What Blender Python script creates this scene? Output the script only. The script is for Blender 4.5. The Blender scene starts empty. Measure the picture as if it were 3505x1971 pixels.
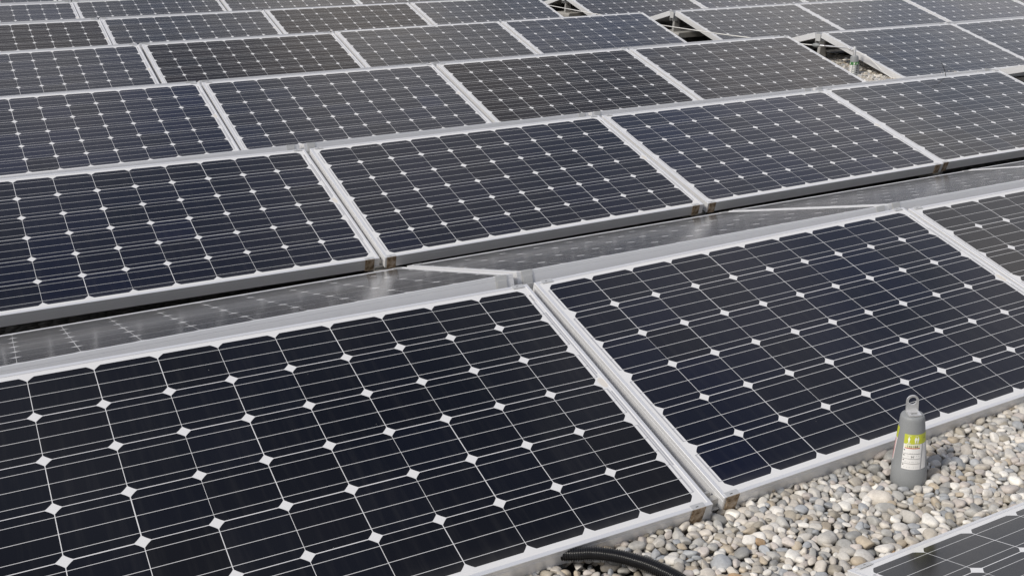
import bpy, math, random
import numpy as np
from mathutils import Matrix, Vector
random.seed(7); rng = np.random.default_rng(11)
SC = bpy.context.scene
COL = SC.collection
R = math.radians

# ------------------------------------------------------------------ camera
YAW, PITCH, ROLL = 0.4929, 0.3588, -0.0013
CAM = Vector((0.146, -1.7402, 1.3991))
def cam_axes():
    f = Vector((math.sin(YAW)*math.cos(PITCH), math.cos(YAW)*math.cos(PITCH), -math.sin(PITCH)))
    r = Vector((math.cos(YAW), -math.sin(YAW), 0)); u = r.cross(f)
    return (r*math.cos(ROLL)+u*math.sin(ROLL), -r*math.sin(ROLL)+u*math.cos(ROLL), f)
cr, cu, cf = cam_axes()
cd = bpy.data.cameras.new('camera'); cam = bpy.data.objects.new('camera', cd); COL.objects.link(cam)
cd.sensor_width = 36; cd.lens = 3569.3/3505*36; cd.clip_start = 0.05; cd.clip_end = 500
cam.matrix_world = Matrix(((cr.x, cu.x, -cf.x, CAM.x), (cr.y, cu.y, -cf.y, CAM.y), (cr.z, cu.z, -cf.z, CAM.z), (0, 0, 0, 1)))
SC.camera = cam

# ------------------------------------------------------------------ light
SUN_EL, SUN_AZ = R(40), R(262)          # azimuth clockwise from +y: behind the camera, to the left
SC.view_settings.view_transform = 'Standard'; SC.view_settings.look = 'None'
SC.view_settings.exposure = 0.30; SC.view_settings.gamma = 1
W = bpy.data.worlds.new('World'); SC.world = W; W.use_nodes = True
def build_world():
    nt = W.node_tree; nt.nodes.clear()
    n = nt.nodes.new; L = nt.links.new
    out = n('ShaderNodeOutputWorld'); bg = n('ShaderNodeBackground'); L(bg.outputs[0], out.inputs[0])
    bg.inputs[1].default_value = 0.12
    sky = n('ShaderNodeTexSky'); sky.sky_type = 'NISHITA'; sky.sun_disc = False
    sky.sun_elevation = SUN_EL; sky.sun_rotation = SUN_AZ; sky.dust_density = 2.0; sky.altitude = 400
    tc = n('ShaderNodeTexCoord'); sep = n('ShaderNodeSeparateXYZ'); L(tc.outputs['Generated'], sep.inputs[0])
    # clouds on a high flat layer
    add = n('ShaderNodeMath'); add.operation = 'ADD'; L(sep.outputs[2], add.inputs[0]); add.inputs[1].default_value = 0.12
    mx = n('ShaderNodeMath'); mx.operation = 'MAXIMUM'; L(add.outputs[0], mx.inputs[0]); mx.inputs[1].default_value = 0.05
    dx = n('ShaderNodeMath'); dx.operation = 'DIVIDE'; L(sep.outputs[0], dx.inputs[0]); L(mx.outputs[0], dx.inputs[1])
    dy = n('ShaderNodeMath'); dy.operation = 'DIVIDE'; L(sep.outputs[1], dy.inputs[0]); L(mx.outputs[0], dy.inputs[1])
    cx = n('ShaderNodeCombineXYZ'); L(dx.outputs[0], cx.inputs[0]); L(dy.outputs[0], cx.inputs[1])
    no = n('ShaderNodeTexNoise'); no.inputs['Scale'].default_value = 2.9; no.inputs['Detail'].default_value = 5; no.inputs['Roughness'].default_value = 0.52
    L(cx.outputs[0], no.inputs['Vector'])
    rp = n('ShaderNodeValToRGB'); L(no.outputs[0], rp.inputs[0])
    e = rp.color_ramp.elements
    e[0].position = 0.40; e[0].color = (2.0, 2.45, 3.45, 1); e[1].position = 0.61; e[1].color = (8.2, 7.6, 7.0, 1)
    # the cloud deck is brighter and whiter low down, darker overhead
    el = n('ShaderNodeValToRGB'); L(sep.outputs[2], el.inputs[0]); q = el.color_ramp.elements
    q[0].position = 0.50; q[0].color = (1.12, 1.11, 1.09, 1); q[1].position = 0.80; q[1].color = (0.36, 0.42, 0.56, 1)
    mul = n('ShaderNodeMix'); mul.data_type = 'RGBA'; mul.blend_type = 'MULTIPLY'; mul.inputs[0].default_value = 1
    fr = n('ShaderNodeMapRange'); L(sep.outputs[1], fr.inputs[0]); fr.inputs[1].default_value = -.7; fr.inputs[2].default_value = .5; fr.inputs[3].default_value = .62; fr.inputs[4].default_value = 1.06
    dim = n('ShaderNodeVectorMath'); dim.operation = 'SCALE'; L(el.outputs[0], dim.inputs[0]); L(fr.outputs[0], dim.inputs['Scale'])   # sky dimmed behind the camera, added to darken the frame fronts
    L(rp.outputs[0], mul.inputs[6]); L(dim.outputs[0], mul.inputs[7])
    mix = n('ShaderNodeMix'); mix.data_type = 'RGBA'
    mix.inputs[0].default_value = 0.82
    L(sky.outputs[0], mix.inputs[6]); L(mul.outputs[2], mix.inputs[7]); L(mix.outputs[2], bg.inputs[0])
build_world()
sd = bpy.data.lights.new('sun', 'SUN'); sd.energy = 2.6; sd.angle = R(12); sd.color = (1, 0.945, 0.86)
sun = bpy.data.objects.new('sun', sd); COL.objects.link(sun)
sv = Vector((math.sin(SUN_AZ)*math.cos(SUN_EL), math.cos(SUN_AZ)*math.cos(SUN_EL), math.sin(SUN_EL)))
sun.rotation_euler = sv.to_track_quat('Z', 'Y').to_euler(); sun.location = sv*30

# ------------------------------------------------------------------ helpers
class MB:
    """collects polygons for ONE mesh object"""
    def __init__(s): s.v = []; s.f = []; s.m = []
    def add(s, vs, fs, mi=0):
        o = len(s.v); s.v += [tuple(x) for x in vs]; s.f += [tuple(i+o for i in f) for f in fs]; s.m += [mi]*len(fs); return s
    def box(s, x0, x1, y0, y1, z0, z1, mi=0, M=None):
        vs = [Vector(p) for p in ((x0,y0,z0),(x1,y0,z0),(x1,y1,z0),(x0,y1,z0),(x0,y0,z1),(x1,y0,z1),(x1,y1,z1),(x0,y1,z1))]
        if M is not None: vs = [M @ v for v in vs]
        return s.add(vs, [(3,2,1,0),(4,5,6,7),(0,1,5,4),(1,2,6,5),(2,3,7,6),(3,0,4,7)], mi)
    def prism(s, poly, axis_fn, a, b, mi=0):
        """poly: 2-D outline, axis_fn(p, t) -> 3-D point"""
        n = len(poly); vs = [axis_fn(p, a) for p in poly]+[axis_fn(p, b) for p in poly]
        fs = [tuple(range(n-1, -1, -1)), tuple(range(n, 2*n))]+[(i, (i+1) % n, n+(i+1) % n, n+i) for i in range(n)]
        return s.add(vs, fs, mi)
    def tube(s, pts, rad, seg=10, mi=0, caps=True):
        pts = [Vector(p) for p in pts]; n = len(pts)
        rads = rad if hasattr(rad, '__len__') else [rad]*n
        up = Vector((0, 0, 1)); vs = []; prev = None
        for i, p in enumerate(pts):
            t = (pts[min(i+1, n-1)]-pts[max(i-1, 0)]).normalized()
            a = t.cross(up if abs(t.z) < .95 else Vector((1, 0, 0))).normalized() if prev is None else (prev-t*prev.dot(t)).normalized()
            prev = a; b = t.cross(a)
            for k in range(seg):
                w = 2*math.pi*k/seg; vs.append(p+(a*math.cos(w)+b*math.sin(w))*rads[i])
        fs = [(i*seg+k, i*seg+(k+1) % seg, (i+1)*seg+(k+1) % seg, (i+1)*seg+k) for i in range(n-1) for k in range(seg)]
        if caps: fs += [tuple(range(seg-1, -1, -1)), tuple((n-1)*seg+k for k in range(seg))]
        return s.add(vs, fs, mi)
    def lathe(s, prof, seg=32, mi=0, M=None):
        vs = [Vector((r*math.cos(2*math.pi*k/seg), r*math.sin(2*math.pi*k/seg), z)) for r, z in prof for k in range(seg)]
        if M is not None: vs = [M @ v for v in vs]
        n = len(prof)
        fs = [(i*seg+k, i*seg+(k+1) % seg, (i+1)*seg+(k+1) % seg, (i+1)*seg+k) for i in range(n-1) for k in range(seg)]
        fs += [tuple(range(seg-1, -1, -1)), tuple((n-1)*seg+k for k in range(seg))]
        return s.add(vs, fs, mi)
    def build(s, name, mat, parent=None, smooth=0):
        me = bpy.data.meshes.new(name); me.from_pydata(s.v, [], s.f)
        for m in (mat if isinstance(mat, (list, tuple)) else [mat]): me.materials.append(m)
        if any(s.m): me.polygons.foreach_set('material_index', s.m)
        if smooth:
            me.polygons.foreach_set('use_smooth', [True]*len(me.polygons))
            me.set_sharp_from_angle(angle=R(smooth))
        me.update()
        o = bpy.data.objects.new(name, me); COL.objects.link(o)
        if parent: o.parent = parent
        return o
def empty(name, M=None, loc=None):
    o = bpy.data.objects.new(name, None); COL.objects.link(o); o.empty_display_size = .05
    if M is not None: o.matrix_world = M
    if loc is not None: o.location = loc
    return o
def tag(o, label=None, cat=None, group=None, kind=None):
    for k, v in (('label', label), ('category', cat), ('group', group), ('kind', kind)):
        if v: o[k] = v
    return o
KIDS = {}
def kids(o): return KIDS.setdefault(o.name, [])
def dup(o, parent=None):
    c = o.copy(); COL.objects.link(c)
    if parent: c.parent = parent
    KIDS[c.name] = []
    for ch in o.children: KIDS[c.name].append(dup(ch, c))
    return c

# ------------------------------------------------------------------ materials
class NT:
    def __init__(s, name):
        s.mat = bpy.data.materials.new(name); s.mat.use_nodes = True; s.nt = s.mat.node_tree; s.nt.nodes.clear()
        s.out = s.nt.nodes.new('ShaderNodeOutputMaterial'); s.p = s.nt.nodes.new('ShaderNodeBsdfPrincipled')
        s.L(s.p.outputs[0], s.out.inputs[0])
    def L(s, a, b): s.nt.links.new(a, b)
    def n(s, t, **kw):
        x = s.nt.nodes.new(t)
        for k, v in kw.items(): setattr(x, k, v)
        return x
    def put(s, sock, v):
        if hasattr(v, 'is_output'): s.L(v, sock)
        else: sock.default_value = v
    def m(s, op, a, b=None, c=None):
        x = s.n('ShaderNodeMath', operation=op); s.put(x.inputs[0], a)
        if b is not None: s.put(x.inputs[1], b)
        if c is not None: s.put(x.inputs[2], c)
        return x.outputs[0]
    def mix(s, f, a, b, blend='MIX'):
        x = s.n('ShaderNodeMix', data_type='RGBA', blend_type=blend); s.put(x.inputs[0], f); s.put(x.inputs[6], a); s.put(x.inputs[7], b); return x.outputs[2]
    def obj(s): return s.n('ShaderNodeTexCoord').outputs['Object']
    def noise(s, vec, scale, detail=3, rough=.55):
        x = s.n('ShaderNodeTexNoise'); s.L(vec, x.inputs['Vector']); x.inputs['Scale'].default_value = scale; x.inputs['Detail'].default_value = detail; x.inputs['Roughness'].default_value = rough; return x.outputs[0]
    def ramp(s, f, stops):
        x = s.n('ShaderNodeValToRGB'); s.L(f, x.inputs[0]); e = x.color_ramp.elements
        while len(e) < len(stops): e.new(.5)
        for k, (p, c) in enumerate(stops): e[k].position = p; e[k].color = (*c, 1) if len(c) == 3 else c
        return x.outputs[0]
    def bump(s, h, strength, dist=.001):
        x = s.n('ShaderNodeBump'); x.inputs['Strength'].default_value = strength; x.inputs['Distance'].default_value = dist; s.L(h, x.inputs['Height']); s.L(x.outputs[0], s.p.inputs['Normal'])
    def set(s, **kw):
        for k, v in kw.items(): s.put(s.p.inputs[k.replace('_', ' ')], v)
        return s.mat
def rgb(*c): return (*c, 1)

def mat_cells():
    t = NT('solar_cells_under_glass'); o = t.obj(); sp = t.n('ShaderNodeSeparateXYZ'); t.L(o, sp.inputs[0]); x, y, z = sp.outputs
    m = t.m; P = .158
    u = m('ADD', m('DIVIDE', x, P), 5.0); v = m('ADD', m('DIVIDE', y, P), 3.0)
    iu, iv = m('FLOOR', u), m('FLOOR', v)
    lx = m('MULTIPLY', m('SUBTRACT', m('SUBTRACT', u, iu), .5), P); ly = m('MULTIPLY', m('SUBTRACT', m('SUBTRACT', v, iv), .5), P)
    oi = t.n('ShaderNodeObjectInfo')
    cv = t.n('ShaderNodeCombineXYZ'); t.L(iu, cv.inputs[0]); t.L(iv, cv.inputs[1]); t.L(m('MULTIPLY', oi.outputs['Random'], 91.7), cv.inputs[2])
    wn = t.n('ShaderNodeTexWhiteNoise', noise_dimensions='3D'); t.L(cv.outputs[0], wn.inputs[0])
    ws = t.n('ShaderNodeSeparateColor'); t.L(wn.outputs['Color'], ws.inputs[0])
    lx = m('ADD', lx, m('MULTIPLY_ADD', ws.outputs[2], .0010, -.0005)); ly = m('ADD', ly, m('MULTIPLY_ADD', wn.outputs['Value'], .0008, -.0004))   # cells are never laid quite true
    ax, ay = m('ABSOLUTE', lx), m('ABSOLUTE', ly)
    lt = lambda a, b: m('LESS_THAN', a, b)
    rad = m('SQRT', m('ADD', m('MULTIPLY', lx, lx), m('MULTIPLY', ly, ly)))
    grid = m('MULTIPLY', lt(m('ABSOLUTE', x), 5*P), lt(m('ABSOLUTE', y), 3*P))
    top = m('GREATER_THAN', z, -.002)
    cell = m('MULTIPLY', m('MULTIPLY', lt(ax, .0782), lt(ay, .0779)), m('MULTIPLY', lt(rad, .0992), m('MULTIPLY', grid, top)))
    bus = m('MAXIMUM', lt(ay, .00075), lt(m('ABSOLUTE', m('SUBTRACT', ay, .052)), .00075))
    bus = m('MULTIPLY', m('MULTIPLY', bus, cell), 1)
    bri = m('MULTIPLY_ADD', ws.outputs[0], .5, .75)
    hue = t.mix(ws.outputs[1], rgb(1.15, 1.0, .85), rgb(.82, .97, 1.38))
    mxc = t.n('ShaderNodeSeparateColor'); t.L(oi.outputs['Color'], mxc.inputs[0])
    inv = m('DIVIDE', 1.0, m('MAXIMUM', m('MAXIMUM', mxc.outputs[0], mxc.outputs[1]), mxc.outputs[2]))
    tn = t.n('ShaderNodeVectorMath', operation='SCALE'); t.L(oi.outputs['Color'], tn.inputs[0]); t.L(inv, tn.inputs['Scale']); tint = tn.outputs[0]   # each make of glass has its own coating
    base = t.mix(1.0, oi.outputs['Color'], hue, 'MULTIPLY')
    vb = t.n('ShaderNodeVectorMath', operation='SCALE'); t.L(base, vb.inputs[0]); t.L(bri, vb.inputs['Scale'])
    dirt = t.noise(o, 7.0, 4)
    sheet = t.mix(t.m('MULTIPLY', dirt, .35), rgb(.72, .72, .72), rgb(.60, .585, .56))
    # tan stain in the middle of the right margin
    sx = m('SUBTRACT', x, .803); st = m('SQRT', m('ADD', m('MULTIPLY', sx, sx), m('MULTIPLY', m('MULTIPLY', y, y), .25)))
    stn = m('MULTIPLY', lt(m('ADD', st, m('MULTIPLY', dirt, .03)), .029), .32)
    sheet = t.mix(stn, sheet, rgb(.58, .47, .30))
    c = t.mix(cell, sheet, vb.outputs[0])
    c = t.mix(bus, c, rgb(.62, .62, .61))
    # thin dust film and dried specks on the glass
    vo = t.n('ShaderNodeTexVoronoi'); t.L(o, vo.inputs['Vector']); vo.inputs['Scale'].default_value = 21.0
    vc = t.n('ShaderNodeSeparateColor'); t.L(vo.outputs['Color'], vc.inputs[0])
    speck = m('MULTIPLY', m('MULTIPLY', lt(vo.outputs['Distance'], m('MULTIPLY', vc.outputs[1], .045)), m('GREATER_THAN', vc.outputs[0], .72)), .5)
    c = t.mix(m('MULTIPLY', speck, top), c, rgb(.35, .34, .31))
    low = t.noise(o, 2.3, 3)
    mp = t.n('ShaderNodeMapping'); t.L(o, mp.inputs[0]); mp.inputs['Scale'].default_value = (38, 2.2, 1)
    streak = m('MAXIMUM', m('SUBTRACT', t.noise(mp.outputs[0], 1.0, 4, .6), .48), 0.0)
    edge = m('POWER', m('MAXIMUM', m('SUBTRACT', .07, m('ADD', y, .485)), 0.0), 2.0)          # silt that stays above the low frame rail
    dust = m('ADD', m('MULTIPLY', m('POWER', low, 2.0), .012), m('ADD', m('MULTIPLY', streak, .05), m('MULTIPLY', m('MULTIPLY', edge, dirt), 26.0)))
    c = t.mix(dust, c, rgb(.5, .48, .44))
    rg = m('MULTIPLY_ADD', low, .08, .10)
    t.set(Base_Color=c, Roughness=rg, IOR=1.40, Specular_IOR_Level=m('MULTIPLY', oi.outputs['Alpha'], .5), Specular_Tint=t.mix(t.m('MULTIPLY', cell, .32), rgb(1, 1, 1), tint), Sheen_Weight=m('MULTIPLY', top, .06), Sheen_Roughness=.35, Sheen_Tint=rgb(1, .98, .95))
    return t.mat
def mat_alu(name, col=(.78, .78, .785), metal=.40, rough=.42, brush=(40, 40, 4)):
    t = NT(name); o = t.obj()
    mp = t.n('ShaderNodeMapping'); t.L(o, mp.inputs[0]); mp.inputs['Scale'].default_value = brush
    a = t.noise(mp.outputs[0], 6, 4); b = t.noise(o, 9, 3)
    c = t.mix(t.m('MULTIPLY', b, .5), rgb(*col), rgb(*(k*.80 for k in col)))
    t.set(Base_Color=c, Metallic=metal, Roughness=t.m('MULTIPLY_ADD', a, .2, rough-.1)); t.bump(a, .06, .001)
    return t.mat
def mat_stained():
    t = NT('stained_aluminium'); o = t.obj(); a = t.noise(o, 55, 4, .65); b = t.noise(o, 23, 2)
    c = t.ramp(a, [(.30, (.05, .035, .02)), (.44, (.19, .13, .075)), (.57, (.36, .28, .20)), (.75, (.5, .46, .41))])
    t.set(Base_Color=c, Metallic=.15, Roughness=.62)
    return t.mat
def mat_plain(name, col, rough=.5, metal=0, var=.25, scale=30, spec=.5, bump=0):
    t = NT(name); o = t.obj(); a = t.noise(o, scale, 4)
    c = t.mix(a, rgb(*(k*(1+var/2) for k in col)), rgb(*(k*(1-var) for k in col)))
    t.set(Base_Color=c, Metallic=metal, Roughness=rough); t.p.inputs['Specular IOR Level'].default_value = spec
    if bump: t.bump(a, bump, .002)
    return t.mat
def mat_pebble():
    t = NT('river_pebbles'); o = t.obj(); at = t.n('ShaderNodeAttribute', attribute_name='tint')
    a = t.noise(o, 140, 5, .6); b = t.noise(o, 900, 3, .6); w = t.noise(o, 320, 2)
    sep = t.n('ShaderNodeSeparateColor'); t.L(at.outputs['Color'], sep.inputs[0])
    c = t.mix(t.m('MULTIPLY_ADD', a, 1.2, -.2), t.mix(1, at.outputs['Color'], rgb(1.26, 1.25, 1.225), 'MULTIPLY'), t.mix(1, at.outputs['Color'], rgb(.72, .70, .66), 'MULTIPLY'))
    sp = t.ramp(b, [(.60, (0, 0, 0)), (.72, (1, 1, 1))]); c = t.mix(t.m('MULTIPLY', sp, .35), c, rgb(.72, .70, .67))
    dk = t.ramp(b, [(.28, (1, 1, 1)), (.38, (0, 0, 0))]); c = t.mix(t.m('MULTIPLY', dk, .28), c, rgb(.16, .15, .13))
    vein = t.ramp(w, [(.485, (0, 0, 0)), (.5, (1, 1, 1)), (.515, (0, 0, 0))]); c = t.mix(t.m('MULTIPLY', vein, t.m('MULTIPLY', at.outputs['Alpha'], .5)), c, rgb(.7, .68, .64))
    t.set(Base_Color=c, Roughness=.58); t.bump(b, .25, .0008)
    return t.mat
def mat_ground():
    t = NT('roof_sheet'); o = t.obj(); v = t.n('ShaderNodeTexVoronoi'); t.L(o, v.inputs['Vector']); v.inputs['Scale'].default_value = 38
    sc = t.n('ShaderNodeSeparateColor'); t.L(v.outputs['Color'], sc.inputs[0])
    c = t.ramp(sc.outputs[0], [(0, (.045, .044, .041)), (.5, (.075, .072, .066)), (1, (.12, .115, .105))])
    d = t.ramp(v.outputs['Distance'], [(.3, (1, 1, 1)), (.8, (.35, .33, .30))]); c = t.mix(1, c, d, 'MULTIPLY')
    t.set(Base_Color=c, Roughness=.8); inv = t.m('SUBTRACT', 1, v.outputs['Distance']); t.bump(inv, 1, .012)
    return t.mat
M_CELL = mat_cells()
M_FRAME = mat_alu('anodised_aluminium')
M_MILL = mat_alu('mill_aluminium', (.44, .43, .41), .5, .5)
M_CLIP = mat_alu('clip_aluminium', (.60, .60, .59), .4, .45)
M_STAIN = mat_stained()
M_RIB = mat_plain('tinned_ribbon', (.50, .50, .51), .4, .3, .15, 90)
M_PAPER = mat_plain('label_paper', (.78, .77, .75), .55, 0, .08)
M_INK = mat_plain('black_ink', (.03, .03, .03), .5, 0, .1)
M_SLOT = mat_plain('recess_shade', (.02, .02, .02), .8, 0, .1)  # near-black stands in for the shade inside slots and holes
M_BOX = mat_plain('black_plastic', (.02, .02, .02), .5, 0, .1)
M_HOSE = mat_plain('black_conduit', (.012, .012, .013), .24, 0, .2, 60)
M_CONE = mat_plain('grey_moulded_plastic', (.25, .26, .265), .52, 0, .16, 260, .4, .05)
M_ZINC = mat_plain('galvanised_steel', (.72, .72, .72), .34, .6, .25, 90)
M_ROPE = mat_plain('steel_rope', (.72, .71, .68), .45, .1, .2, 300)
M_LIME = mat_plain('lime_label', (.50, .53, .05), .5, 0, .08)
M_GREEN = mat_plain('green_label', (.04, .17, .045), .5, 0, .08)
M_CREAM = mat_plain('cream_label', (.72, .72, .45), .5, 0, .05)
M_RED = mat_plain('red_ink', (.55, .03, .03), .5, 0, .05)
M_WINK = mat_plain('white_ink', (.85, .86, .78), .5, 0, .04)
M_GREY = mat_plain('grey_ink', (.22, .22, .24), .5, 0, .1)
M_CONC = mat_plain('concrete', (.33, .32, .30), .85, 0, .35, 25, .3, .4)
M_RUB = mat_plain('grey_rubber', (.25, .26, .26), .6, 0, .3, 120)
M_PEB = mat_pebble()
M_GROUND = mat_ground()

# ------------------------------------------------------------------ array layout
TILT = 0.26904; CT, ST = math.cos(TILT), math.sin(TILT)
PX = 1.6695; GAP = 0.3872                    # panel pitch, extra width of the walkway gap after panel 3
LEN, WID, THK = 1.646, 1.000, .050
RIDGE = .085
ROWY = {1: 0, 2: 2.1383, 3: 4.2798, 4: 6.4292, 5: 8.6532, 6: 10.801, 7: 12.95, 8: 15.1}
ROWX = {1: 0, 2: -.0397, 3: -.0666, 4: -.0744, 5: -.0769, 6: -.0791, 7: -.081, 8: -.083}
TW = {(1, 0): [-0.0004, -0.0008, 0.0004, 0.0017, 0.0155, -0.004], (1, 1): [0.0111, 0.0087, -0.0071, -0.0021, -0.01, 0.0071],
 (2, 0): [0.0038, 0.0177, -0.0063, 0.0024, 0.014, -0.0015], (2, 1): [-0.0046, -0.0156, 0.003, -0.0002, -0.0073, -0.0058],
 (2, 2): [0.0064, -0.0074, 0.0019, -0.0016, -0.0028, 0.0016], (2, 3): [-0.0023, 0.0163, -0.0052, -0.0008, 0.0035, 0.0037],
 (3, 0): [0.0031, 0.0079, 0.0027, -0.0014, 0.0047, 0.0009], (3, 1): [-0.0053, 0.0033, 0.0006, 0.0, -0.003, -0.0039],
 (3, 2): [0.0011, -0.005, 0.0049, 0.0008, -0.0041, -0.003], (3, 3): [0.0075, -0.0099, 0.0068, -0.0006, -0.0017, -0.0008],
 (3, 4): [0.0021, 0.0009, 0.0037, -0.0001, 0.0081, 0.0049], (3, 5): [-0.008, 0.0156, -0.0064, -0.003, -0.0057, -0.0002],
 (4, 2): [-0.0041, 0.0105, 0.0052, 0.0013, -0.0006, -0.0012], (4, 3): [0.0022, 0.0028, 0.0076, 0.0024, -0.0031, -0.0016],
 (4, 4): [0.0085, -0.0112, 0.007, 0.0022, -0.0, -0.002], (4, 5): [0.0013, -0.003, -0.0006, -0.0002, 0.0049, 0.0013],
 (5, 0): [0.0104, -0.0072, -0.0056, -0.002, 0.0015, -0.0031], (5, 1): [-0.0049, 0.0013, -0.0032, -0.0012, -0.0043, 0.0017],
 (5, 2): [-0.0052, 0.0051, 0.0009, 0.0003, -0.0008, 0.0003], (5, 3): [0.0013, 0.0001, 0.002, 0.0006, 0.0008, -0.0005],
 (6, 0): [0.0082, -0.0078, -0.0072, -0.0023, 0.0056, -0.0025], (6, 1): [-0.0055, -0.003, -0.0079, -0.0022, -0.0045, 0.0021]}
def px0(row, p): return ROWX[row]+p*PX+(GAP if p > 3 else 0)
def front_matrix(row, p):
    """origin: centre of the low edge of the panel"""
    T = TW.get((row, p), [0]*6); a = Vector((1, 0, 0)); b = Vector((0, CT, ST)); c = Vector((0, -ST, CT))
    A = (a+b*T[5]-c*T[4]).normalized(); B = b-a*T[5]+c*T[3]; B = (B-A*B.dot(A)).normalized(); Cn = A.cross(B)
    o = Vector((px0(row, p)+.825, ROWY[row], 0))+b*.496+a*T[0]+b*T[1]+c*T[2]-B*(WID/2)
    return Matrix(((A.x, B.x, Cn.x, o.x), (A.y, B.y, Cn.y, o.y), (A.z, B.z, Cn.z, o.z), (0, 0, 0, 1)))
def back_y(row): return ROWY[row]+.996*CT+RIDGE+WID*CT           # low edge of the far slope
def back_matrix(row, p, ylow=None, zlow=0, dx=0, skew=0, steep=0):
    A = Vector((-1, 0, 0)); B = Vector((0, -math.cos(TILT+steep), math.sin(TILT+steep))); Cn = A.cross(B)
    drop = (Vector((0, -CT, ST))-B)*WID
    A = (A+B*skew).normalized(); B = Cn.cross(A)
    o = Vector((px0(row, p)+.825+dx, back_y(row) if ylow is None else ylow, -.001+zlow))+drop
    return Matrix(((A.x, B.x, Cn.x, o.x), (A.y, B.y, Cn.y, o.y), (A.z, B.z, Cn.z, o.z), (0, 0, 0, 1)))

# ------------------------------------------------------------------ one solar panel
def make_panel():
    root = empty('solar_panel')
    hl, hw = LEN/2, WID/2
    prof = [(0, .0006), (.0008, .0015), (.0102, .0015), (.011, .0009), (.011, -.0004), (.0018, -.006), (.0018, -THK+.003), (.028, -THK+.003),
            (.028, -THK+.0015), (0, -THK+.0015), (0, -.0125), (.0009, -.012), (.0009, -.0112), (0, -.0107)]
    b = MB(); n = len(prof); vs = []
    for sx, sy in ((-1, -1), (1, -1), (1, 1), (-1, 1)):
        for d, z in prof: vs.append((sx*(hl-d), hw+sy*(hw-d), z))
    fs = [((k*n+i), (k*n+(i+1) % n), (((k+1) % 4)*n+(i+1) % n), (((k+1) % 4)*n+i)) for k in range(4) for i in range(n)]
    b.add(vs, fs); b.build('frame', M_FRAME, root)
    s = MB().box(-hl+.004, hl-.004, -hw+.004, hw-.004, -.0052, 0).build('cell_sheet', M_CELL, root); s.location = (0, hw, 0)
    P = .158
    def ribbons(side, pairs, outer):
        r = MB(); xs = side*(.5*P*10); w = .0024
        def bar(x0, x1, y0, y1): r.box(min(x0, x1), max(x0, x1), y0, y1, -.0002, .00035)
        for lane, j0, j1 in pairs:                      # lane: metres from the cells; j0..j1 in string rows
            xa = xs+side*lane
            ya, yb = j0*P+hw, j1*P+hw
            bar(xa-w, xa+w, ya, yb)
            k = j0
            for j in np.arange(-3, 3):
                for o in (-.052, 0, .052):
                    yy = (j+.5)*P+o+hw
                    if ya-.002 <= yy <= yb+.002: bar(xs, xa, yy-.0008, yy+.0008)
        for lane, ya, yb in outer: bar(xs+side*lane-.0022, xs+side*lane+.0022, ya+hw, yb+hw)
        return r.build('connection_ribbon', M_RIB, root)
    q = .5*P-.052
    ribbons(1, [(.0095, -3+q/P, -1-q/P), (.0095, -1+q/P, -q/P), (.0095, q/P, 1-q/P), (.0095, 1+q/P, 3-q/P)], [(.0165, -2.2*P, -.25*P), (.0165, .25*P, 2.2*P)])
    ribbons(-1, [(.0085, -3+q/P, -2-q/P), (.0085, -2+q/P, -q/P), (.0085, q/P, 2-q/P), (.0085, 2+q/P, 3-q/P)], [])
    def clip(x, top):
        c = MB(); w = .040; y_in, y_out, zt = .0145, -.0012, .0027
        f = (lambda yy: WID-yy) if top else (lambda yy: yy)
        def bx(x0, x1, ya, yb, z0, z1, mi=0): c.box(x0, x1, min(f(ya), f(yb)), max(f(ya), f(yb)), z0, z1, mi)
        # lip tab with a slot, side plate, foot hook
        bx(x, x+w, y_out, .0042, .0016, zt, 1); bx(x, x+w, .0068, y_in, .0016, zt, 1)
        bx(x, x+.013, .0042, .0068, .0016, zt, 1); bx(x+.022, x+w, .0042, .0068, .0016, zt, 1)
        bx(x, x+w, -.0026, y_out, -.0495, zt, 0)
        bx(x+.003, x+w-.003, -.0042, -.0026, -.046, -.014, 0)
        bx(x, x+w, -.0026, .020, -.0525, -.0497, 0)
        bx(x+.0135, x+.0215, .0044, .0066, .0016, .0019, 2)
        o = c.build('corner_clip', [M_CLIP, M_CLIP, M_SLOT] if top else [M_STAIN, M_CLIP, M_SLOT], root)
        if not top: o['label'] = 'brown stained clip on the low edge'
    clip(-hl+.008, False); clip(hl-.064, False); clip(-hl+.024, True); clip(hl-.056, True)
    l = MB().box(xs_lab(0), xs_lab(1), WID-.092, WID-.052, .0002, .0006).build('serial_label', M_PAPER, root)
    t = MB(); rs = random.Random(3); yy = WID-.090
    while yy < WID-.055:
        d = rs.uniform(.0006, .0018); t.box(xs_lab(.15), xs_lab(.72), yy, yy+d, .0006, .0008); yy += d+rs.uniform(.0006, .0016)
    t.build('barcode', M_GREY, l)
    j = MB().box(-.06, .06, WID*.5-.05+.36, WID*.5+.05+.36, -.028, -.0052).box(-.055, -.02, WID*.5+.05+.36, WID*.5+.055+.36, -.024, -.012)
    j.build('junction_box', M_BOX, root)
    return root
def xs_lab(f): return .796+.013*f
PANEL = make_panel()

def frame_test(pts):
    vis = False; xs = []; ys = []
    for q in pts:
        d = q-CAM; z = d.dot(cf)
        if z < .05: continue
        xs.append(.5+1.01836*d.dot(cr)/z); ys.append(.5-1.81095*d.dot(cu)/z)
    return bool(xs) and max(xs) > -.01 and min(xs) < 1.01 and max(ys) > -.012 and min(ys) < 1.01
def corners(M): return [M @ Vector((sx*LEN*.5, y, 0)) for sx in (-1, -.5, 0, .5, 1) for y in (0, WID*.5, WID)]

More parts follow.
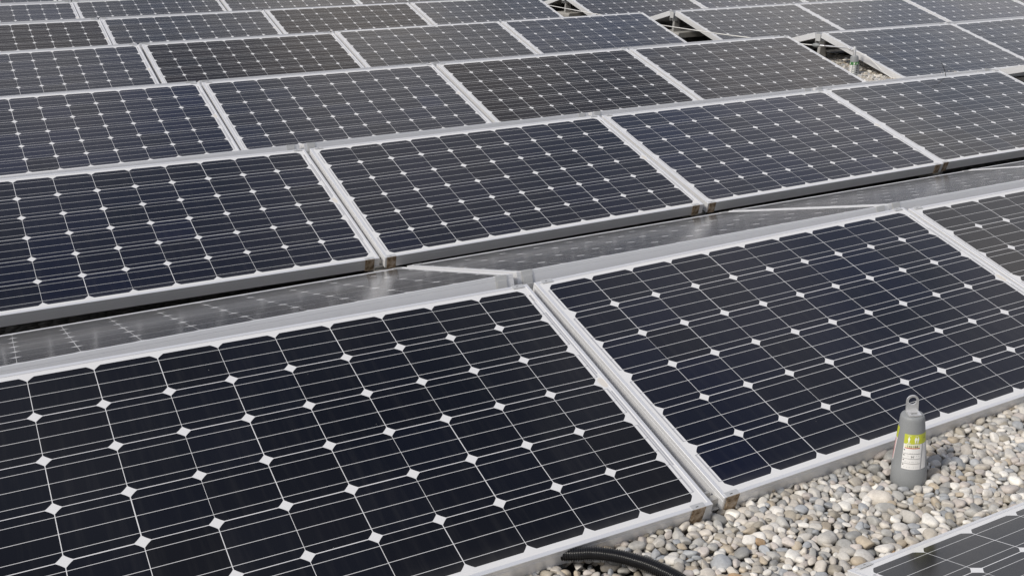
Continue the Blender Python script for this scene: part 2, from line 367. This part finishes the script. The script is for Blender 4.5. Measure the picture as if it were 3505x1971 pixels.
ORD = ['zeroth', 'first', 'second', 'third', 'fourth', 'fifth', 'sixth', 'seventh', 'eighth', 'ninth', 'tenth']
ROWN = {1: 'front row', 2: 'second row', 3: 'third row', 4: 'fourth row', 5: 'fifth row', 6: 'sixth row', 7: 'seventh row', 8: 'eighth row'}
BROWN = (.0105, .0078, .0066); DBROWN = (.0075, .0054, .0046); BLUE = (.0050, .0066, .0150); DBLUE = (.0020, .0030, .0080); GREY = (.0105, .0102, .0106); GBLUE = (.0085, .0095, .0145); BLACK = (.0022, .0022, .0030)
TINT = {(1, 0): BLACK, (1, 1): DBLUE, (1, 2): GREY, (2, 0): DBLUE, (2, 1): DBLUE, (2, 2): BLUE, (2, 3): GREY, (3, 0): BLUE, (3, 1): GBLUE, (3, 2): DBROWN, (3, 3): BROWN,
        (4, 0): GBLUE, (4, 1): DBROWN, (4, 2): GREY, (4, 3): GBLUE, (5, 0): DBROWN, (5, 1): GREY, (5, 2): DBROWN, (5, 3): GREY, (6, 0): GBLUE, (6, 1): GREY, (3, 4): GREY, (3, 5): GREY, (4, 4): GREY, (4, 5): GREY}
WORD = {BROWN: 'brownish black', DBROWN: 'dark brown', BLUE: 'dark blue', DBLUE: 'blue black', GREY: 'charcoal grey', GBLUE: 'bluish grey', BLACK: 'near black'}
COAT = {DBROWN: .52, BROWN: .80, BLUE: .92, GBLUE: 1.02, GREY: 1.0, DBLUE: .80, BLACK: .85}
def place(M, label, group, tint, first=[True]):
    if first[0]: o = PANEL; first[0] = False
    else: o = dup(PANEL)
    o.matrix_world = M; tag(o, label, 'solar panel', group)
    for ch in o.children if o is PANEL else KIDS[o.name]:
        if ch.name.startswith('cell_sheet'): ch.color = (*tint, COAT.get(tint, 1.0))
    return o
front_ids = []
tr = random.Random(5)
for row in range(1, 9):
    for p in range(-3, 16):
        M = front_matrix(row, p)
        if not frame_test(corners(M)): continue
        front_ids.append((row, p)); tint = TINT.get((row, p)) or tr.choice([GREY, GREY, BROWN, GREY, GBLUE])
        if row == 1: where = ['leftmost', 'middle', 'rightmost'][p]+' in the front row, facing the gravel strip'
        elif p <= 3: where = f'{ORD[4-p]} left of the walkway gap, {ROWN[row]}'
        else: where = f'{ORD[p-3]} right of the walkway gap, {ROWN[row]}'
        place(M, f'{WORD[tint]} solar panel, {where}', 'solar panels facing the camera', tint)
for p in range(-1, 4):
    M = back_matrix(1, p, back_y(1)-.008, skew=-.012, steep=.011)
    if frame_test(corners(M)): place(M, f'grey solar panel sloping away behind the {["leftmost","middle","rightmost"][max(0,min(2,p))]} front row panel', 'solar panels sloping away behind the front row', GREY)
MR0 = back_matrix(1, 1, ylow=-.378, zlow=0, dx=.050)
place(MR0, 'solar panel cut by the bottom right corner, beyond the gravel strip', 'nearest row of panels', BLACK)
for row, p in front_ids:
    if row < 2: continue
    if p == 4 and row < 6: place(back_matrix(row, p), f'solar panel sloping away right of the walkway gap, {ROWN[row]}, pale end frame showing', 'far slope panels beside the walkway gap', GREY)
    else: place(back_matrix(row, p), 'solar panel on the far slope of a rear row, hidden behind its own ridge', 'hidden far slope panels', GREY)
place(back_matrix(2, 4), 'solar panel sloping away at the right edge in the second row, pale end frame showing', 'far slope panels beside the walkway gap', GREY) if (2, 4) not in front_ids else None

# ------------------------------------------------------------------ mounting frames under the seams
def make_mount(end=False):
    root = empty('mounting_frame'); h = .966*1.0
    top = .2658+.0
    def rail(sign):
        r = MB(); B = Vector((0, CT*sign, ST)); N = Vector((0, -ST*sign, CT)); o = Vector((0, 0, 0)) if sign > 0 else Vector((0, 2*.998*CT+RIDGE-.004, 0))
        M = Matrix(((1, B.x, N.x, o.x), (0, B.y, N.y, o.y), (0, B.z, N.z, o.z), (0, 0, 0, 1)))
        r.box(-.034, .034, .004, .99, -.0570, -.0545, 0, M)
        for sx in (-1, 1): r.box(sx*.034-.0015, sx*.034+.0015, .004, .99, -.082, -.0571, 0, M)
        return r.build('front_rail' if sign > 0 else 'back_rail', M_MILL, root)
    if not end: rail(1); rail(-1)
    yr = .997*CT+RIDGE/2
    p = MB(); zt, zb = .205, -.075
    pl = lambda q, t: Vector((q[0], yr+t, q[1]))
    p.prism([(-.052, zb), (.052, zb), (.024, zt), (-.024, zt)], pl, -.0015, .0015)
    p.prism([(.052, zb), (.055, zb), (.027, zt), (.024, zt)], pl, .0016, .03); p.prism([(-.055, zb), (-.052, zb), (-.024, zt), (-.027, zt)], pl, .0016, .03)
    post = p.build('ridge_post', M_MILL, root)
    hol = MB(); hol.lathe([(.006, 0), (.006, .0012)], 16, 0, Matrix.Translation((0, yr-.0028, .145)) @ Matrix.Rotation(R(90), 4, 'X').inverted()); hol.build('bolt_hole', M_SLOT, post)
    b = MB(); e = -.048 if end else 0
    b.box(e-.030, e+.030, yr-.026, yr+.026, .196, .200); b.box(e-.030, e+.030, yr-.026, yr-.0235, .165, .1958); b.box(e-.030, e+.030, yr+.0235, yr+.026, .165, .1958)
    if end: b.box(-.0735, -.0710, yr-.030, yr+.030, .2005, .258); b.box(-.0705, -.03, yr-.012, yr+.012, .2005, .245)
    else: b.box(-.036, .036, yr-.0012, yr+.0012, .2005, .236); b.box(-.022, .022, yr-.022, yr-.0015, .2005, .222)
    b.build('ridge_bracket', M_CLIP, root)
    f = MB(); f.box(-.036, .036, .004, back_y(1)+.15, -.096, -.066); f.build('base_rail', M_MILL, root)
    for yy, s in ((.045, 1), (back_y(1)-.010, -1)):
        k = MB(); k.box(-.026, .026, yy-.016, yy+.016, -.0655, -.040); k.box(-.026, .026, yy-.010*s-.010, yy-.010*s+.010, -.0398, -.026); k.box(-.016, .016, yy+s*.004-.004, yy+s*.004+.004, -.0258, -.016)
        k.build('edge_bracket', M_MILL, root)
    return root
MOUNT = make_mount(); MOUNT_END = make_mount(True); first_mount = {True: True, False: True}
def put_mount(row, x, label, end=False):
    src = MOUNT_END if end else MOUNT
    if first_mount[end]: o = src; first_mount[end] = False
    else: o = dup(src)
    o.location = (x, ROWY[row], 0); tag(o, label, 'mounting frame', 'aluminium mounting frames under the panel seams')
for row in sorted({r for r, _ in front_ids}):
    ps = sorted(p for r, p in front_ids if r == row)
    for p in ps:
        M = front_matrix(row, p)
        if p == 0 or p == 4:
            if p == 4: put_mount(row, px0(row, 4)+.075, f'aluminium frame with tapered post at the right side of the walkway gap, {ROWN[row]}', True)
            continue
        side = f'{ORD[4-p]} and {ORD[5-p]} panels left' if p < 4 else f'{ORD[p-4]} and {ORD[p-3]} panels right'
        txt = f'mounting frame under seam of {side} of gap, {ROWN[row]}'
        if row == 1: txt = 'aluminium mounting frame under the seam of the '+('leftmost and middle' if p == 1 else 'middle and rightmost')+' front row panels'
        put_mount(row, px0(row, p)-.5*(PX-1.65), txt)
    if 3 in ps: put_mount(row, px0(row, 3)+1.65-.09, f'aluminium mounting frame at the left side of the walkway gap, {ROWN[row]}', True)

# ------------------------------------------------------------------ ground
g = MB(); g.add([(-30, -12, -.1), (60, -12, -.1), (60, 70, -.1), (-30, 70, -.1)], [(0, 1, 2, 3)])
tag(g.build('ground', M_GROUND), 'flat gravelled roof under the panels', 'ground', None, 'structure')

# ------------------------------------------------------------------ gravel (uncountable): pebbles dropped one by one onto a height map
def ico():
    import bmesh
    bm = bmesh.new(); bmesh.ops.create_icosphere(bm, subdivisions=3, radius=1); bm.verts.ensure_lookup_table()
    v = np.array([x.co[:] for x in bm.verts]); f = np.array([[q.index for q in x.verts] for x in bm.faces]); bm.free(); return v, f
IV, IF = ico()
def pebble_shapes(n):
    out = []
    for k in range(n):
        v = IV.copy(); e = rng.uniform(2.0, 3.3)
        s = (np.abs(v)**e).sum(1)**(-1/e); v = v*s[:, None]
        for _ in range(4):                                   # low swells
            d = rng.normal(size=3); d /= np.linalg.norm(d); v *= (1+.15*rng.uniform(-1, 1)*np.sin(2.2*(IV@d)+rng.uniform(0, 6)))[:, None]
        cuts = rng.integers(1, 4) if k % 4 else rng.integers(5, 8)   # flats where it broke
        for _ in range(cuts):
            d = rng.normal(size=3); d /= np.linalg.norm(d); h = rng.uniform(.62, .85); q = v@d; o = np.maximum(q-h, 0); v -= (o*.88)[:, None]*d
        out.append(v)
    return out
SHAPES = pebble_shapes(40)
PAL = [((.38, .375, .36), 6), ((.45, .435, .41), 7), ((.52, .485, .44), 7), ((.40, .37, .325), 5), ((.42, .36, .28), 3), ((.62, .60, .57), 5), ((.26, .26, .255), 4), ((.33, .30, .25), 3), ((.47, .43, .405), 4), ((.72, .70, .66), 2), ((.38, .26, .15), .25), ((.32, .335, .355), 4)]
PW = np.array([w for _, w in PAL]); PW = PW/PW.sum()
def gravel(name, x0, x1, y0, y1, zfun, depth, count, size, label, keep_out=(), cell=.003, tries=5):
    nx, ny = int((x1-x0)/cell)+1, int((y1-y0)/cell)+1
    gx, gy = np.meshgrid(x0+np.arange(nx)*cell, y0+np.arange(ny)*cell, indexing='ij')
    Z = zfun(gx, gy); Hm = Z-depth
    V = []; C = []; nv = len(IV); FF = []
    for k in range(count):
        a = size*np.exp(rng.normal(0, .27)); bb = a*rng.uniform(.68, .95); c = a*rng.uniform(.42, .72); best = None
        if k > count*.8: a *= .85; bb *= .85; c *= .85
        n = int(a*.9/cell)+1; q = np.arange(-n, n+1)*cell; QX, QY = np.meshgrid(q, q, indexing='ij')
        for _ in range(tries):
            i = rng.integers(0, nx); j = rng.integers(0, ny); X, Y = x0+i*cell, y0+j*cell
            if any(((X-ox)**2+(Y-oy)**2) < (orr+a*.8)**2 for ox, oy, orr in keep_out): continue
            th = rng.uniform(0, math.pi); ca, sa = math.cos(th), math.sin(th)
            lx = (QX*ca+QY*sa)/a; ly = (-QX*sa+QY*ca)/bb; r2 = lx*lx+ly*ly
            m = r2 < .80
            I = np.clip(i+np.arange(-n, n+1), 0, nx-1); J = np.clip(j+np.arange(-n, n+1), 0, ny-1)
            sub = Hm[np.ix_(I, J)]; hh = np.sqrt(np.maximum(1-r2, 0))*c
            z = (sub+hh)[m]
            zc = np.sort(z)[int(len(z)*.86)]                   # settles a little into its neighbours
            ex = zc-Z[i, j]
            if best is None or ex < best[0]: best = (ex, X, Y, zc, th, I, J, m, hh)
        if best is None or best[0] > .004: continue
        ex, X, Y, zc, th, I, J, m, hh = best
        ix = np.ix_(I, J); sub = Hm[ix]; Hm[ix] = np.where(m, np.maximum(sub, zc+hh*.9), sub)
        sh = SHAPES[rng.integers(len(SHAPES))]*np.array([a, bb, c])
        tx, ty = rng.normal(0, .28), rng.normal(0, .28)
        if rng.random() < .08: tx += rng.choice([-1, 1])*rng.uniform(.5, 1.0)
        Rm = np.array(Matrix.Rotation(th, 3, 'Z') @ Matrix.Rotation(tx, 3, 'X') @ Matrix.Rotation(ty, 3, 'Y'))
        V.append(sh@Rm.T+np.array([X, Y, zc])); FF.append(IF+nv*(len(V)-1))
        col = np.array(PAL[rng.choice(len(PAL), p=PW)][0])*rng.uniform(.86, 1.12); C.append(np.tile(np.append(col, rng.random() < .3), (nv, 1)))
    V = np.concatenate(V); F = np.concatenate(FF); C = np.concatenate(C)
    me = bpy.data.meshes.new(name); me.vertices.add(len(V)); me.vertices.foreach_set('co', V.astype(np.float32).ravel())
    me.loops.add(F.size); me.loops.foreach_set('vertex_index', F.astype(np.int32).ravel())
    me.polygons.add(len(F)); me.polygons.foreach_set('loop_start', np.arange(0, F.size, 3, dtype=np.int32)); me.polygons.foreach_set('loop_total', np.full(len(F), 3, dtype=np.int32))
    me.update(calc_edges=True); me.polygons.foreach_set('use_smooth', np.ones(len(F), dtype=bool))
    at = me.color_attributes.new('tint', 'FLOAT_COLOR', 'POINT'); at.data.foreach_set('color', C.astype(np.float32).ravel())
    me.materials.append(M_PEB); o = bpy.data.objects.new(name, me); COL.objects.link(o)
    return tag(o, label, 'gravel', None, 'stuff')
CONE = Vector((2.222, -.104, -.046)); CONE_F = Vector((6.90, 4.72, -.005))
HOSE = [(1.10, .16, -.052), (1.16, .085, -.040), (1.228, .004, -.027), (1.275, -.030, -.020), (1.318, -.066, -.020), (1.357, -.114, -.022), (1.380, -.156, -.024), (1.396, -.20, -.026), (1.41, -.27, -.03), (1.42, -.35, -.034), (1.42, -.46, -.04)]
def spline(P, n):
    P = [Vector(p) for p in P]; out = []
    for i in range(len(P)-1):
        a, b, c, d = P[max(i-1, 0)], P[i], P[i+1], P[min(i+2, len(P)-1)]
        for k in range(n):
            t = k/n; out.append(.5*((2*b)+(c-a)*t+(2*a-5*b+4*c-d)*t*t+(3*b-a-3*c+d)*t**3))
    return out+[P[-1]]
HP = spline(HOSE, 24)
def z_front(x, y): return -.054+.018*np.clip((x-1.9)/1.2, 0, 1)-.016*np.exp(-((x-1.66)/.10)**2-((y)/.07)**2)+.004*np.sin(5*x)*np.cos(7*y)
gravel('gravel', .98, 3.15, -.46, .035, z_front, .034, 10500, .0143, 'rounded grey and beige pebbles filling the strip before the front row', [(CONE.x, CONE.y, .046)]+[(q.x, q.y, .012) for q in HP[::5]])
def z_gap(x, y): return -.003+.006*np.sin(6*x+y*3)-.012*np.clip((y-5.3)/.4, 0, 1)
gravel('gravel', 6.55, 7.65, 4.2, 6.2, z_gap, .032, 12000, .0138, 'pebbles in the walkway gap around the green labelled anchor', [(CONE_F.x, CONE_F.y, .040)], .004, 4)
def z_gap2(x, y): return -.02+0*x
gravel('gravel', 6.2, 7.6, 10.3, 11.2, z_gap2, .03, 2600, .015, 'small patch of pebbles in the gap at the top edge', [], .006, 3)

# ------------------------------------------------------------------ black corrugated conduit
def conduit():
    pts = HP; L = [0]
    for a, b in zip(pts, pts[1:]): L.append(L[-1]+(b-a).length)
    L = np.array(L); n = 1700; s = np.linspace(0, L[-1], n)
    P = np.array([p[:] for p in pts]); Q = [Vector([np.interp(q, L, P[:, k]) for k in range(3)]) for q in s]
    pitch = .0052; rad = [0.0138+.0030*(.5+.5*math.tanh(2*math.cos(2*math.pi*q/pitch))) for q in s]
    return MB().tube(Q, rad, 24).build('corrugated_conduit', M_HOSE, None, 60)
tag(conduit(), 'black corrugated conduit coming out from under the front row into the pebbles', 'conduit')

# ------------------------------------------------------------------ roof anchors
def text_mesh(s, h):
    c = bpy.data.curves.new('t', 'FONT'); c.body = s; c.size = 1; c.align_x = 'CENTER'; c.resolution_u = 3
    o = bpy.data.objects.new('t', c); COL.objects.link(o); dg = bpy.context.evaluated_depsgraph_get(); dg.update()
    me = bpy.data.meshes.new_from_object(o.evaluated_get(dg)); v = [x.co.copy() for x in me.vertices]; f = [tuple(p.vertices) for p in me.polygons]
    bpy.data.objects.remove(o); bpy.data.curves.remove(c); bpy.data.meshes.remove(me)
    top = max((q.y for q in v), default=1); k = h/top
    return [(q.x*k, q.y*k) for q in v], f
class Wrap:
    """draws flat marks on the mantle of a cone; u = arc length, v = height"""
    def __init__(s, rfun, th0): s.r = rfun; s.th0 = th0
    def pt(s, u, v, e):
        r = s.r(v); th = s.th0+u/r; r += e; return Vector((r*math.sin(th), -r*math.cos(th), v))
    def rect(s, mb, u0, u1, v0, v1, e, mi=0):
        nu = max(2, int(abs(u1-u0)/.003)+1); nv = max(2, int(abs(v1-v0)/.02)+1)
        vs = [s.pt(u0+(u1-u0)*i/nu, v0+(v1-v0)*j/nv, e) for j in range(nv+1) for i in range(nu+1)]
        fs = [(j*(nu+1)+i, j*(nu+1)+i+1, (j+1)*(nu+1)+i+1, (j+1)*(nu+1)+i) for j in range(nv) for i in range(nu)]
        mb.add(vs, fs, mi)
    def shape(s, mb, pts, faces, u, v, e, mi=0): mb.add([s.pt(u+a, v+b, e) for a, b in pts], faces, mi)
    def disc(s, mb, u, v, r, e, mi=0):
        s.shape(mb, [(r*math.cos(k*.5236), r*math.sin(k*.5236)) for k in range(12)], [tuple(range(12))], u, v, e, mi)
    def person(s, mb, u, v, h, e, mi=0):
        s.disc(mb, u, v+h*.88, h*.11, e, mi)
        w = h*.17; s.shape(mb, [(-w*.55, 0), (w*.55, 0), (w*.6, h*.42), (w, h*.40), (w*1.05, h*.70), (w*.6, h*.76), (-w*.6, h*.76), (-w*1.05, h*.70), (-w, h*.40), (-w*.6, h*.42)], [tuple(range(10))], u, v, e, mi)
def lean(loc, dx, dy): # right-handed frame turned to the camera side, tilted a little
    rr = Vector((cr.x, cr.y, 0)).normalized(); ff = Vector((cf.x, cf.y, 0)).normalized(); z = (Vector((0, 0, 1))+rr*dx+ff*dy).normalized()
    x = (rr-z*rr.dot(z)).normalized(); y = z.cross(x)
    return Matrix(((x.x, y.x, z.x, loc.x), (x.y, y.y, z.y, loc.y), (x.z, y.z, z.z, loc.z), (0, 0, 0, 1)))
def near_anchor():
    root = empty('roof_anchor', lean(CONE, -.070, 0) @ Matrix.Scale(.94, 4)); tag(root, 'grey plastic cone anchor with steel eyelet standing in the near pebble strip', 'roof anchor')
    rb = lambda z: .0462-(z-.042)*(.0462-.0325)/(.190-.042)
    MB().lathe([(.0490, -.03), (.0482, .0), (.0472, .0410), (.0466, .0425), (rb(.044), .044), (rb(.10), .10), (rb(.15), .15), (rb(.186), .186), (.0318, .192), (.0300, .1965), (.0265, .1990), (.012, .1996)], 56).build('cone_body', M_CONE, root, 35)
    # eyelet bracket: foot on the cone top with a star hole, upright tongue with a round hole at the back edge
    b = MB(); w = .0170; t = .0040; yb = .006; zf = .2003
    foot = lambda q, s: Vector((q[0], q[1], s))
    star = [(.0030, -.013), (.0085, -.0165), (.0065, -.0105), (.0105, -.0055), (.0040, -.0075), (-.0040, -.0068), (-.0115, -.0045), (-.0070, -.0100), (-.0100, -.0158), (-.0030, -.0125)]
    out = [(-w, -.022), (w, -.022), (w, yb), (-w, yb)]
    ring = [(w*.8, -.0225), (w, -.020), (w, -.010), (w, yb), (0, yb), (-w, yb), (-w, -.010), (-w, -.020), (-w*.8, -.0225), (0, -.0225)]
    star2 = [star[1], star[2], star[3], star[4], star[5], star[6], star[7], star[8], star[9], star[0]]
    ring2 = [(w, -.021), (w, -.012), (w, yb), (.006, yb), (-.006, yb), (-w, yb), (-w, -.012), (-w, -.021), (-.006, -.0225), (.006, -.0225)]
    for z, rev in ((zf+t, 0), (zf, 1)):
        vs = [Vector((*q, z)) for q in star2]+[Vector((*q, z)) for q in ring2]
        fs = [(i, 10+i, 10+(i+1) % 10, (i+1) % 10) for i in range(10)]
        b.add(vs, [tuple(reversed(f)) for f in fs] if rev else fs)
    for loop, rev in ((ring2, 0), (star2, 1)):
        vs = [Vector((*q, zf)) for q in loop]+[Vector((*q, zf+t)) for q in loop]
        fs = [(i, (i+1) % 10, 10+(i+1) % 10, 10+i) for i in range(10)]
        b.add(vs, [tuple(reversed(f)) for f in fs] if rev else fs)
    zc = .2345; ro, ri = w, .0112; A = [math.pi*k/16 for k in range(17)]
    outer = [(ro*math.cos(a), zc+ro*math.sin(a)) for a in A]+[(-ro, zf+(zc-zf)*(1-k/8)) for k in range(1, 9)]+[(-ro+2*ro*k/8, zf) for k in range(1, 8)]+[(ro, zf+(zc-zf)*k/8) for k in range(0, 8)]
    N = len(outer); ang = [math.atan2(z-zc, x) for x, z in outer]
    inner = [(ri*math.cos(a), zc+ri*math.sin(a)) for a in ang]
    for y, rev in ((yb, 0), (yb+t, 1)):
        vs = [Vector((x, y, z)) for x, z in outer]+[Vector((x, y, z)) for x, z in inner]
        fs = [(i, (i+1) % N, N+(i+1) % N, N+i) for i in range(N)]; b.add(vs, fs if rev else [tuple(reversed(f)) for f in fs])
    for loop, rev in ((outer, 1), (inner, 0)):
        vs = [Vector((x, yb, z)) for x, z in loop]+[Vector((x, yb+t, z)) for x, z in loop]
        fs = [(i, (i+1) % N, N+(i+1) % N, N+i) for i in range(N)]; b.add(vs, [tuple(reversed(f)) for f in fs] if rev else fs)
    br = b.build('eyelet', M_ZINC, root, 40)
    MB().lathe([(.0125, .1997), (.0125, .2000)], 20, 0, Matrix.Translation((0, -.0105, 0))).build('hole_shade', M_SLOT, br)  # dark disc painted as the shade down in the star hole
    # right label
    wp = Wrap(rb, R(-48)); e = .0004
    l = MB(); wp.rect(l, 0, .072, .048, .1230, e, 0); wp.rect(l, 0, .072, .1235, .1520, e, 1)
    lab = l.build('label', [M_PAPER, M_LIME], root)
    k = MB(); e2 = .0009
    for u, s in ((.013, 'MAX'), (.033, 'MAX')):
        v, f = text_mesh(s, .0030); wp.shape(k, v, f, u, .1470, e2, 1)
    wp.person(k, .013, .1285, .0165, e2, 1); wp.person(k, .0300, .1285, .0165, e2, 1); wp.person(k, .0365, .1285, .0165, e2, 1)
    wp.rect(k, .008, .018, .1250, .1263, e2, 1); wp.rect(k, .028, .039, .1250, .1263, e2, 1)
    wp.rect(k, .054, .062, .1385, .1395, e2, 0)
    wp.rect(k, .0035, .044, .1125, .1212, e2-.0002, 5)
    v, f = text_mesh('142184', .0068); wp.shape(k, v, f, .0235, .1134, e2+.0002, 0)
    wp.rect(k, .0035, .044, .1105, .1125, e2, 2)
    for i, v0 in enumerate((.1070, .0915, .0770, .0630)):
        wp.rect(k, .0022, .0052, v0-.0032, v0, e2, 0)
    for v0 in (.0945, .0800, .0655): wp.rect(k, .001, .049, v0-.0004, v0+.0004, e2, 0)
    rs = random.Random(8)
    for v0 in (.0965, .0880, .0700, .0540):
        u = .006
        while u < .045:
            d = rs.uniform(.0008, .0028); wp.rect(k, u, u+d, v0, v0+.0009, e2, 3); u += d+rs.uniform(.001, .005)
    wp.rect(k, .0235, .0245, .0825, .0895, e2, 0); wp.rect(k, .0285, .0295, .0825, .0895, e2, 0); wp.rect(k, .0245, .0285, .0855, .0865, e2, 0)
    for v0 in np.arange(.050, .121, .0022): wp.rect(k, .050, .0535, v0, v0+.0012, e2, 3)
    k.build('lettering', [M_INK, M_WINK, M_RED, M_GREY, M_LIME, M_CREAM], lab)
    # left label, seen edge on
    wq = Wrap(rb, R(-136)); l = MB(); wq.rect(l, 0, .034, .056, .1280, e, 0); wq.rect(l, 0, .034, .1285, .163, e, 1); lab = l.build('label', [M_PAPER, M_LIME], root)
    k = MB()
    for v0 in np.arange(.060, .124, .0045): wq.rect(k, .020, .0315, v0, v0+.0016, e2, 0)
    wq.rect(k, .004, .016, .070, .115, e2, 1)
    k.build('lettering', [M_RED, M_GREY], lab)
near_anchor()
def far_anchor():
    root = empty('roof_anchor', lean(CONE_F, -.085, 0)); tag(root, 'grey anchor cone with green band and steel pin in the walkway gap', 'roof anchor')
    rb = lambda z: .0455-z*(.0455-.0315)/.150
    MB().lathe([(.048, -.05), (rb(0), 0), (rb(.05), .05), (rb(.10), .10), (rb(.140), .140), (.0300, .1455), (.026, .1475), (.010, .1478)], 48).build('cone_body', M_CONE, root, 35)
    MB().lathe([(.0125, .147), (.0125, .2195), (.0110, .2230), (.004, .2232)], 24).build('steel_pin', M_ZINC, root, 40)
    wp = Wrap(rb, R(-97)); e = .0004; W2 = .104
    l = MB(); wp.rect(l, 0, W2, .0775, .1015, e, 1); wp.rect(l, 0, .036, .006, .0772, e, 0); wp.rect(l, .0362, W2, .006, .0772, e, 2); lab = l.build('label', [M_PAPER, M_GREEN, M_CLIPLAB], root)
    k = MB(); e2 = .0009
    for u in (.012, .016): wp.person(k, u, .0815, .016, e2, 1)
    # crossed arrows pictogram, then a few letters
    wp.shape(k, [(-.007, -.006), (-.004, -.009), (0, -.003), (.004, -.009), (.007, -.006), (.0025, 0), (.007, .006), (.004, .009), (0, .003), (-.004, .009), (-.007, .006), (-.0025, 0)], [tuple(range(12))], .052, .0895, e2, 1)
    wp.rect(k, .070, .082, .084, .0875, e2, 1); wp.rect(k, .072, .080, .091, .094, e2, 1)
    for v0 in (.012, .026, .040, .054, .066):
        wp.rect(k, .004, .032, v0, v0+.0018, e2, 2); wp.rect(k, .006, .022, v0+.005, v0+.0066, e2, 2); wp.rect(k, .044, .060, v0+.002, v0+.0065, e2, 1)
        wp.rect(k, .072, .090, v0, v0+.008, e2, 0)
    k.build('lettering', [M_INK, M_WINK, M_GREY], lab)
M_CLIPLAB = mat_plain('silver_label', (.33, .34, .35), .5, .1, .1)
far_anchor()

# ------------------------------------------------------------------ lifeline
TOP = lean(CONE_F, -.085, 0) @ Vector((0, 0, .187))
XC = 6.84
rope = [(TOP.x-.012, TOP.y+.010, TOP.z+.004), (6.862, 4.785, .203), (6.860, 5.050, .189), (6.860, 5.120, .184), (6.860, 5.190, .181), (6.858, 5.317, .174), (6.85, 5.9, .158), (6.83, 6.5, .145), (6.81, 7.5, .138), (6.80, 8.7, .140), (6.80, 9.8, .148), (6.80, 12.0, .17)]
lifeline = empty('lifeline', loc=rope[0]); tag(lifeline, 'pale steel lifeline with turnbuckle stretched along the walkway gap', 'lifeline')
o = lifeline.location
pts = [Vector(p)-o for p in spline(rope, 8)]
MB().tube(pts[32:], .0046, 8).build('steel_rope', M_ROPE, lifeline, 60)
def along(t0, t1, rr, name, mat, seg=14):
    a, b = pts[t0], pts[t1]; n = len(rr); MB().tube([a.lerp(b, i/(n-1)) for i in range(n)], rr, seg).build(name, mat, lifeline, 40)
along(23, 33, [.005, .013, .017, .018, .018, .016, .012, .005], 'shock_absorber', M_RUB)
along(16, 23, [.006, .004, .008, .010, .006, .009, .011, .007, .004], 'shackle', M_ZINC)
along(8, 16, [.004, .0068, .0072, .0072, .0055, .0050, .0055, .0072, .0072, .0068, .004], 'turnbuckle', M_ZINC)
along(0, 8, [.010, .012, .006, .010, .013, .006, .009, .010, .005], 'shackle', M_ZINC)
wire = spline([(TOP.x+.012, TOP.y-.010, TOP.z-.004), (6.935, 4.637, .149), (6.945, 4.527, .088), (6.95, 4.445, .038), (6.95, 4.35, .004)], 8)
tag(MB().tube(wire, .0030, 6).build('steel_wire', M_ROPE, None, 60), 'thin slack steel wire hanging from the green labelled anchor down to the pebbles', 'wire')

# ------------------------------------------------------------------ small things
for row, txt in ((4, 'fourth row'), (5, 'fifth row')):
    b = MB(); x0, y0 = 7.00, ROWY[row]+1.03; zt = .052
    b.prism([(-.2, -.02), (-.19, 0), (.19, 0), (.2, -.02), (.2, -.052), (-.2, -.052)], lambda q, t: Vector((x0+.2+q[0], y0+t, zt+q[1])), -.15, .15)
    tag(b.build('ballast_slab', M_CONC), f'grey concrete ballast slab under the ridge beside the walkway gap, {txt}', 'slab', 'ballast slabs')
tb = Vector((6.064, 3.105, .2640))
tag(MB().tube([tb, tb+Vector((-.012, .002, .030)), tb+Vector((-.030, .004, .062)), tb+Vector((-.052, .008, .095))], [.0022, .0022, .0019, .0010], 6).build('cable_tie', M_BOX, None, 60), 'thin black cable tie end sticking up from the second row ridge', 'cable tie')
